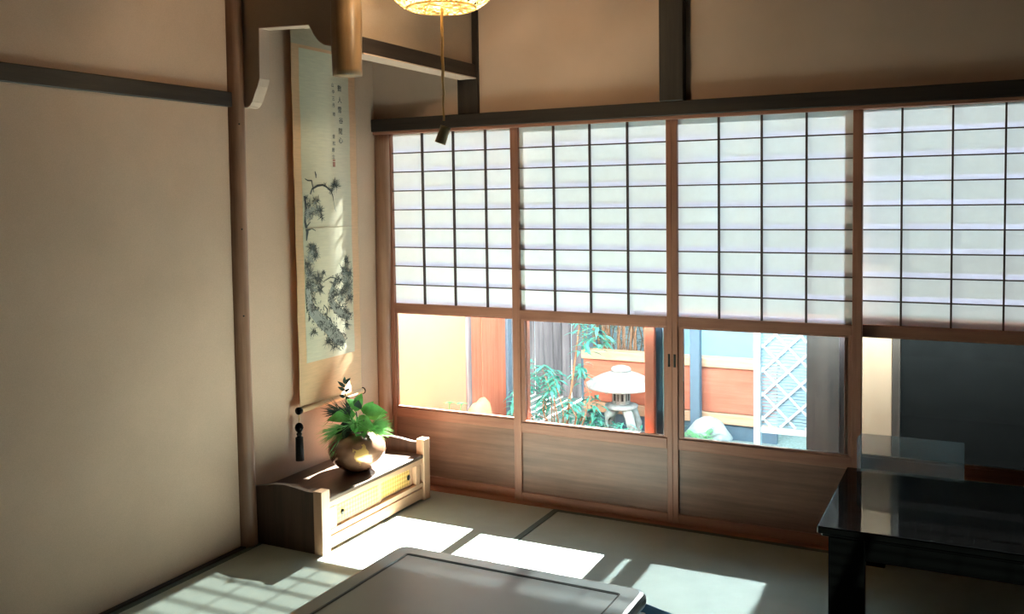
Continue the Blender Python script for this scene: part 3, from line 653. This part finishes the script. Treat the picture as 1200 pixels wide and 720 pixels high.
# clear sheet standing in for a pale reflection in the screen glass
bm = bmesh.new(); pts = []
ax0, ax1, az0, az1, rr = .640, 1.005, BZ + .0005, .505, .028
for cx, cz, a0 in ((ax1 - .006, az1 - .006, 0), (ax0 + rr, az1 - rr, 90)):
    r_ = .006 if a0 == 0 else rr
    for i in range(7):
        a = R(a0 + 90 * i / 6); pts.append((cx + r_ * math.cos(a), -.130, cz + r_ * math.sin(a)))
pts = [(ax1, -.130, az0)] + pts + [(ax0, -.130, az0)]
extrude_poly(bm, pts, (0, .004, 0)); o = obj('acrylic_stand', bm, M['acrylic']); tag(o, 'clear rounded acrylic sheet standing at the back of the black table', 'stand')

# blue cushion
zb = thing('floor_cushion', 'blue cotton floor cushion with white spots, behind the low table', 'cushion', (.085, -1.145, 0.0015), R(-18))
bm = bmesh.new(); n = 14; top = []; bot = []
for i in range(n + 1):
    for j in range(n + 1):
        u = -1 + 2 * i / n; v = -1 + 2 * j / n; h = (1 - u ** 4) * (1 - v ** 4)
        s = .26 * (1 - .04 * (1 - u * u) * 0 + .03 * (abs(u * v)))
        top.append(bm.verts.new((u * s, v * s, .026 + .030 * h ** .5))); bot.append(bm.verts.new((u * s, v * s, .026 - .026 * h ** .4)))
for i in range(n):
    for j in range(n):
        a = i * (n + 1) + j; bm.faces.new((top[a], top[a + n + 1], top[a + n + 2], top[a + 1])); bm.faces.new((bot[a], bot[a + 1], bot[a + n + 2], bot[a + n + 1]))
bmesh.ops.remove_doubles(bm, verts=bm.verts, dist=.0005)
bm.transform(WM[zb]); obj('cover', bm, M['dots'], zb, True)
bm = bmesh.new()
for a in range(8): tube(bm, [(0, 0, .054), (.012 * math.cos(a * .785), .012 * math.sin(a * .785), .064)], .0012, 4)
bm.transform(WM[zb]); obj('centre_tuft', bm, M['white'], zb)

# ------------------------------------------------------------------ garden outside
struct('garden_ground', (-3.6, 3.2, .14, 4.6, -.30, -.20), M['gravel'], 'shaded gravel ground of the small garden')
gs = thing('garden_side_wall', 'garden side wall, beige plaster then red boards, behind the leftmost glass', None, (-1.80, .9, -.2), 0, None, 'structure')
bobj('plaster_panel', (-1.86, -1.75, .14, 1.070, -.2, 1.9), M['beige'], gs, 0)
bobj('post', (-1.86, -1.735, 1.072, 1.120, -.2, 1.9), M['grey_z'], gs, .003)
for i, (a, b) in enumerate(((1.122, 1.27), (1.274, 1.43), (1.434, 1.60))):
    bobj('plank', (-1.85, -1.752 + (i % 2) * .004, a, b, -.2, 1.9), M['red_z'], gs, .002)
bobj('post', (-1.87, -1.735, 1.604, 1.66, -.2, 1.9), M['bluepost'], gs, .003)
fence = thing('plank_fence', 'weathered grey plank fence at the back of the garden', 'fence', (-2.3, 3.0, -.2))
rnd = random.Random(2); x = -3.3
while x < -1.80:
    wd = rnd.uniform(.065, .11); wd = min(wd, -1.785 - x)
    if wd < .02: break
    bobj('plank', (x, x + wd - .006, 3.0 + rnd.uniform(0, .012), 3.025, -.2, 2.3), M['grey_z'], fence, .002); x += wd  # planks raised out of view to shade the garden
bobj('rail', (-3.3, -1.79, 3.03, 3.07, .9, .98), M['grey_x'], fence, .002)
o = bobj('garden_post', (-1.76, -1.63, 2.9, 3.02, -.2, 1.6), M['bluepost'], None, .004); tag(o, 'dark blue-grey square post at the end of the plank fence', 'post')
# low red wall with cap
lw = thing('low_garden_wall', 'low red garden wall with a pale orange cap, behind the stone lantern', 'wall', (-.9, 2.24, -.2))
bobj('wall_board', (-1.452, -.12, 2.215, 2.26, -.02, .275), M['red_x'], lw, .002)
bobj('cap', (-1.462, -.11, 2.19, 2.29, .278, .340), M['pale_x'], lw, .004)
bobj('lower_board', (-1.452, -.12, 2.20, 2.26, -.095, -.025), M['pale_x'], lw, .003)
bobj('footing', (-1.45, -.12, 2.225, 2.26, -.2, -.097), M['bluepost'], lw, 0)
o = bobj('blue_post', (-.655, -.590, 2.10, 2.16, -.2, 1.4), M['bluepost'], None, .004); tag(o, 'blue-grey post in front of the low red wall, left of the lattice blind', 'post')
struct('neighbour_wall', (-1.785, 2.2, 3.05, 3.15, -.2, 2.25), M['bluewall'], 'pale blue-grey wall beyond the garden')  # raised and widened out of view to keep sun off the garden
# foliage helper
def foliage(name, boxr, n, lmin, lmax, wd, mat, parent=None, seed=1, upb=.3):
    rnd = random.Random(seed); bm = bmesh.new(); x0, x1, y0, y1, z0, z1 = boxr
    for i in range(n):
        b = (rnd.uniform(x0, x1), rnd.uniform(y0, y1), rnd.uniform(z0, z1)); a = rnd.uniform(0, 6.28)
        blade(bm, b, (math.cos(a), math.sin(a), rnd.uniform(-.4, .6) + upb), rnd.uniform(lmin, lmax), wd, .45, 3)
    o = obj(name, bm, mat, parent); o['kind'] = 'stuff'; return o
hd = thing('hedge', 'twiggy grey-green hedge beyond the low red wall', 'hedge', (-1.2, 2.75, -.2))
foliage('hedge_leaves', (-1.60, -1.0, 2.6, 2.85, -.1, 1.75), 2600, .04, .08, .016, M['hedge'], hd, 3)
rnd = random.Random(8); bm = bmesh.new()
for i in range(60):
    x = rnd.uniform(-1.58, -1.0); y = rnd.uniform(2.5, 2.8); tube(bm, [(x, y, -.2), (x + rnd.uniform(-.1, .1), y, .35), (x + rnd.uniform(-.25, .25), y, 1.6)], [.007, .005, .002], 5)
obj('twigs', bm, M['trunk'], hd)['kind'] = 'stuff'
# nandina bush with lance leaves
nb = thing('nandina_bush', 'teal leafy nandina bush left of the stone lantern', 'bush', (-1.25, 1.35, -.2))
rnd = random.Random(5); sb = bmesh.new(); tips = []
for i in range(24):
    x = rnd.uniform(-1.56, -1.06); y = rnd.uniform(1.15, 1.6); h = rnd.uniform(.05, .40) ; tx = x + rnd.uniform(-.08, .08)
    tube(sb, [(x * .4 + -1.25 * .6, 1.38, -.2), (x, y, h * .5), (tx, y, h)], [.006, .004, .002], 5); tips.append((tx, y, h))
tips += [(-1.06, 1.3, .55), (-1.0, 1.3, .63), (-.96, 1.32, .58), (-1.10, 1.3, .66)]
tube(sb, [(-1.25, 1.38, -.2), (-1.15, 1.33, .35), (-1.09, 1.3, .68)], [.009, .007, .004], 6)
obj('stems', sb, M['trunk'], nb)
lb = bmesh.new()
for (x, y, z) in tips:
    for k in range(18):
        a = rnd.uniform(0, 6.28); blade(lb, (x + rnd.uniform(-.03, .03), y + rnd.uniform(-.03, .03), z + rnd.uniform(-.08, .02)), (math.cos(a), math.sin(a), rnd.uniform(-.1, .5)), rnd.uniform(.06, .11), .022, .5, 4)
o = obj('leaves', lb, M['teal'], nb); o['kind'] = 'stuff'
low = thing('fern_clump', 'low green ferns round the foot of the stone lantern', 'plant', (-1.05, 1.5, -.2))
foliage('fronds', (-1.45, -.80, 1.25, 1.70, -.2, -.03), 420, .07, .14, .014, M['teal'], low, 6, .5)
lo2 = thing('grass_clump', 'bright green grass clump behind the third glass pane', 'plant', (-.65, 1.7, -.2))
foliage('blades', (-.80, -.45, 1.55, 1.95, -.2, -.08), 420, .07, .13, .012, M['green'], lo2, 9, .6)
lo3 = thing('leafy_sprig', 'small leafy sprig behind the leftmost glass pane', 'plant', (-1.60, .62, -.2))
bm = bmesh.new()
for (x, y, z) in ((-1.66, .72, .24), (-1.60, .75, .235), (-1.63, .60, .20), (-1.66, .50, .18)):
    tube(bm, [(-1.60, .62, -.2), (x, y, z)], .003, 5)
    for k in range(7): a = k * .9; blade(bm, (x, y, z), (math.cos(a), math.sin(a), .4), .045, .018, .3, 3)
obj('leaves', bm, M['green'], lo3)['kind'] = 'stuff'
# rocks
def rock(name, c, s, mat, label, seed):
    rnd = random.Random(seed); bm = bmesh.new(); bmesh.ops.create_icosphere(bm, subdivisions=3, radius=1)
    ph = [rnd.uniform(0, 6) for _ in range(6)]
    for v in bm.verts:
        k = 1 + .12 * math.sin(3 * v.co.x + ph[0]) + .1 * math.sin(4 * v.co.y + ph[1]) + .08 * math.sin(5 * v.co.z + ph[2]); v.co = Vector((v.co.x * s[0], v.co.y * s[1], v.co.z * s[2])) * k
    bm.transform(Matrix.Translation(c)); o = obj(name, bm, mat, None, True); tag(o, label, 'rock'); return o
rock('garden_rock', (-1.53, .82, .02), (.085, .09, .23), M['rock_warm'], 'upright pale yellow rock behind the leftmost glass pane', 1)
rock('garden_rock', (-.34, 1.75, -.17), (.13, .10, .08), M['white'], 'white rounded stone at the foot of the lattice blind', 2)
rock('garden_rock', (-.50, 2.0, -.12), (.16, .09, .10), M['stone'], 'grey rock beside the grass clump', 3)
rock('garden_rock', (-.80, 1.95, -.10), (.10, .10, .16), M['bluepost'], 'dark rock right of the stone lantern', 4)
# stone lantern
lt = thing('stone_lantern', 'snow-viewing stone lantern with a broad pale roof, in the garden', 'lantern', (-1.02, 1.80, -.2))
cx, cy = -1.02, 1.80
def lst(name, prof, n, rot=0):
    bm = bmesh.new(); lathe(bm, prof, 0, 0, n, True); bm.transform(Matrix.Translation((cx, cy, 0)) @ Matrix.Rotation(rot, 4, 'Z')); return obj(name, bm, M['stone'], lt, n > 12)
lst('roof', [(.05, .165), (.20, .180), (.235, .190), (.232, .205), (.19, .232), (.13, .262), (.075, .282), (.05, .288)], 32)
lst('finial', [(.05, .284), (.062, .290), (.064, .302), (.055, .314), (.03, .322)], 24)
fb = lst('fire_box', [(.058, .075), (.058, .168)], 6, .3)
for k in range(3):
    a = -1.9 + k * 1.05; bm = bmesh.new(); box(bm, -.018, .018, -.004, .004, .100, .145)
    bm.transform(Matrix.Translation((cx + .049 * math.cos(a), cy + .049 * math.sin(a), 0)) @ Matrix.Rotation(a + math.pi / 2, 4, 'Z')); obj('opening', bm, M['black'], fb)
lst('platform', [(.07, .040), (.105, .052), (.108, .068), (.065, .078)], 24)
for k in range(4):
    a = .9 + k * math.pi / 2; bm = bmesh.new(); pts = [(cx + r * math.cos(a), cy + r * math.sin(a), z) for r, z in ((.055, .05), (.095, .01), (.125, -.06), (.120, -.13), (.13, -.2))]
    tube(bm, pts, [.030, .032, .028, .025, .030], 8); obj('leg', bm, M['stone'], lt, True)
# lattice blind leaning on a white post
sc_ = thing('lattice_blind', 'tall reed blind with a white diamond lattice, behind the third glass pane', 'blind', (.4, 1.2, -.2))
bobj('frame_post', (-.035, .0, 1.17, 1.215, -.2, 1.12), M['white'], sc_, .002)
bobj('frame_post', (.93, .965, 1.17, 1.215, -.2, 1.12), M['white'], sc_, .002)
bobj('bottom_rail', (.0, .93, 1.18, 1.205, .135, .165), M['white'], sc_, .002)
for i in range(54): bobj('reed', (.0, .93, 1.205, 1.213, .170 + i * .0175, .183 + i * .0175), M['reed'], sc_, 0)
W_ = .95; P_ = .13
for s in (1, -1):
    for k in range(-9, 14):
        x0 = k * P_
        # bar rises .66 per unit x; clip to the blind
        pts = []
        for xx in (0.0, .93):
            z = (.20 + (xx - x0) * 1.0) if s > 0 else (.20 - (xx - .93 + x0) * 1.0)
            pts.append((xx, z))
        (xa, za), (xb, zb_) = pts
        def clipz(xa, za, xb, zb_, lo, hi):
            f = lambda z: xa + (z - za) * (xb - xa) / (zb_ - za)
            if max(za, zb_) < lo or min(za, zb_) > hi: return None
            a = (f(min(max(za, lo), hi)), min(max(za, lo), hi)); b = (f(min(max(zb_, lo), hi)), min(max(zb_, lo), hi)); return a, b
        c = clipz(xa, za, xb, zb_, .17, 1.10)
        if c is None or abs(c[0][0] - c[1][0]) < .02: continue
        a, b = c; d = Vector((b[0] - a[0], 0, b[1] - a[1])).normalized(); nn = Vector((-d.z, 0, d.x)) * .006; bm = bmesh.new()
        yb = 1.192 if s > 0 else 1.198
        extrude_poly(bm, [(a[0] - nn.x, yb, a[1] - nn.z), (b[0] - nn.x, yb, b[1] - nn.z), (b[0] + nn.x, yb, b[1] + nn.z), (a[0] + nn.x, yb, a[1] + nn.z)], (0, .005, 0)); obj('lattice_bar', bm, M['white'], sc_)
# unseen reed blind, added to dim the sun through the third and fourth panes
sb_ = thing('hanging_reed_blind', 'reed sun blind hung outside above the lattice blind', 'blind', (.5, 1.2, 1.25))
for i in range(31): bobj('reed', (-.30, 1.5, 1.199, 1.202, 1.27 + i * .0185, 1.2853 + i * .0185), M['reed'], sb_, 0)
for x in (-.1, .4, .9, 1.4): bobj('cord', (x - .002, x + .002, 1.19, 1.21, 1.265, 1.86), M['rope'], sb_, 0)
bobj('head_rod', (-.32, 1.52, 1.185, 1.215, 1.845, 1.87), M['bamboo'], sb_, .002)
# dark cupboard outside the right-hand screens
cp = thing('outdoor_cupboard', 'low wooden cupboard with a beige panel outside the right-hand glass', 'cupboard', (.8, .62, -.2))
bobj('wood_door', (.350, .575, .50, .53, -.2, 1.10), M['dark_z'], cp, .002)
bobj('beige_panel', (.577, .708, .50, .53, -.2, 1.10), M['beige_dim'], cp, .001)
bobj('post', (.710, .742, .49, .53, -.2, 1.10), M['dark_z'], cp, .002)
bobj('dark_door', (.744, 1.80, .50, .53, -.2, 1.10), M['soot'], cp, .001)  # black panel stands in for the darkness behind the glass
bobj('side', (.350, .370, .532, .80, -.2, 1.10), M['cab_z'], cp, .001)
bobj('top', (.345, 1.81, .49, .80, 1.102, 1.125), M['soot'], cp, .002)  # top blackened so it bounces no sun onto the screen
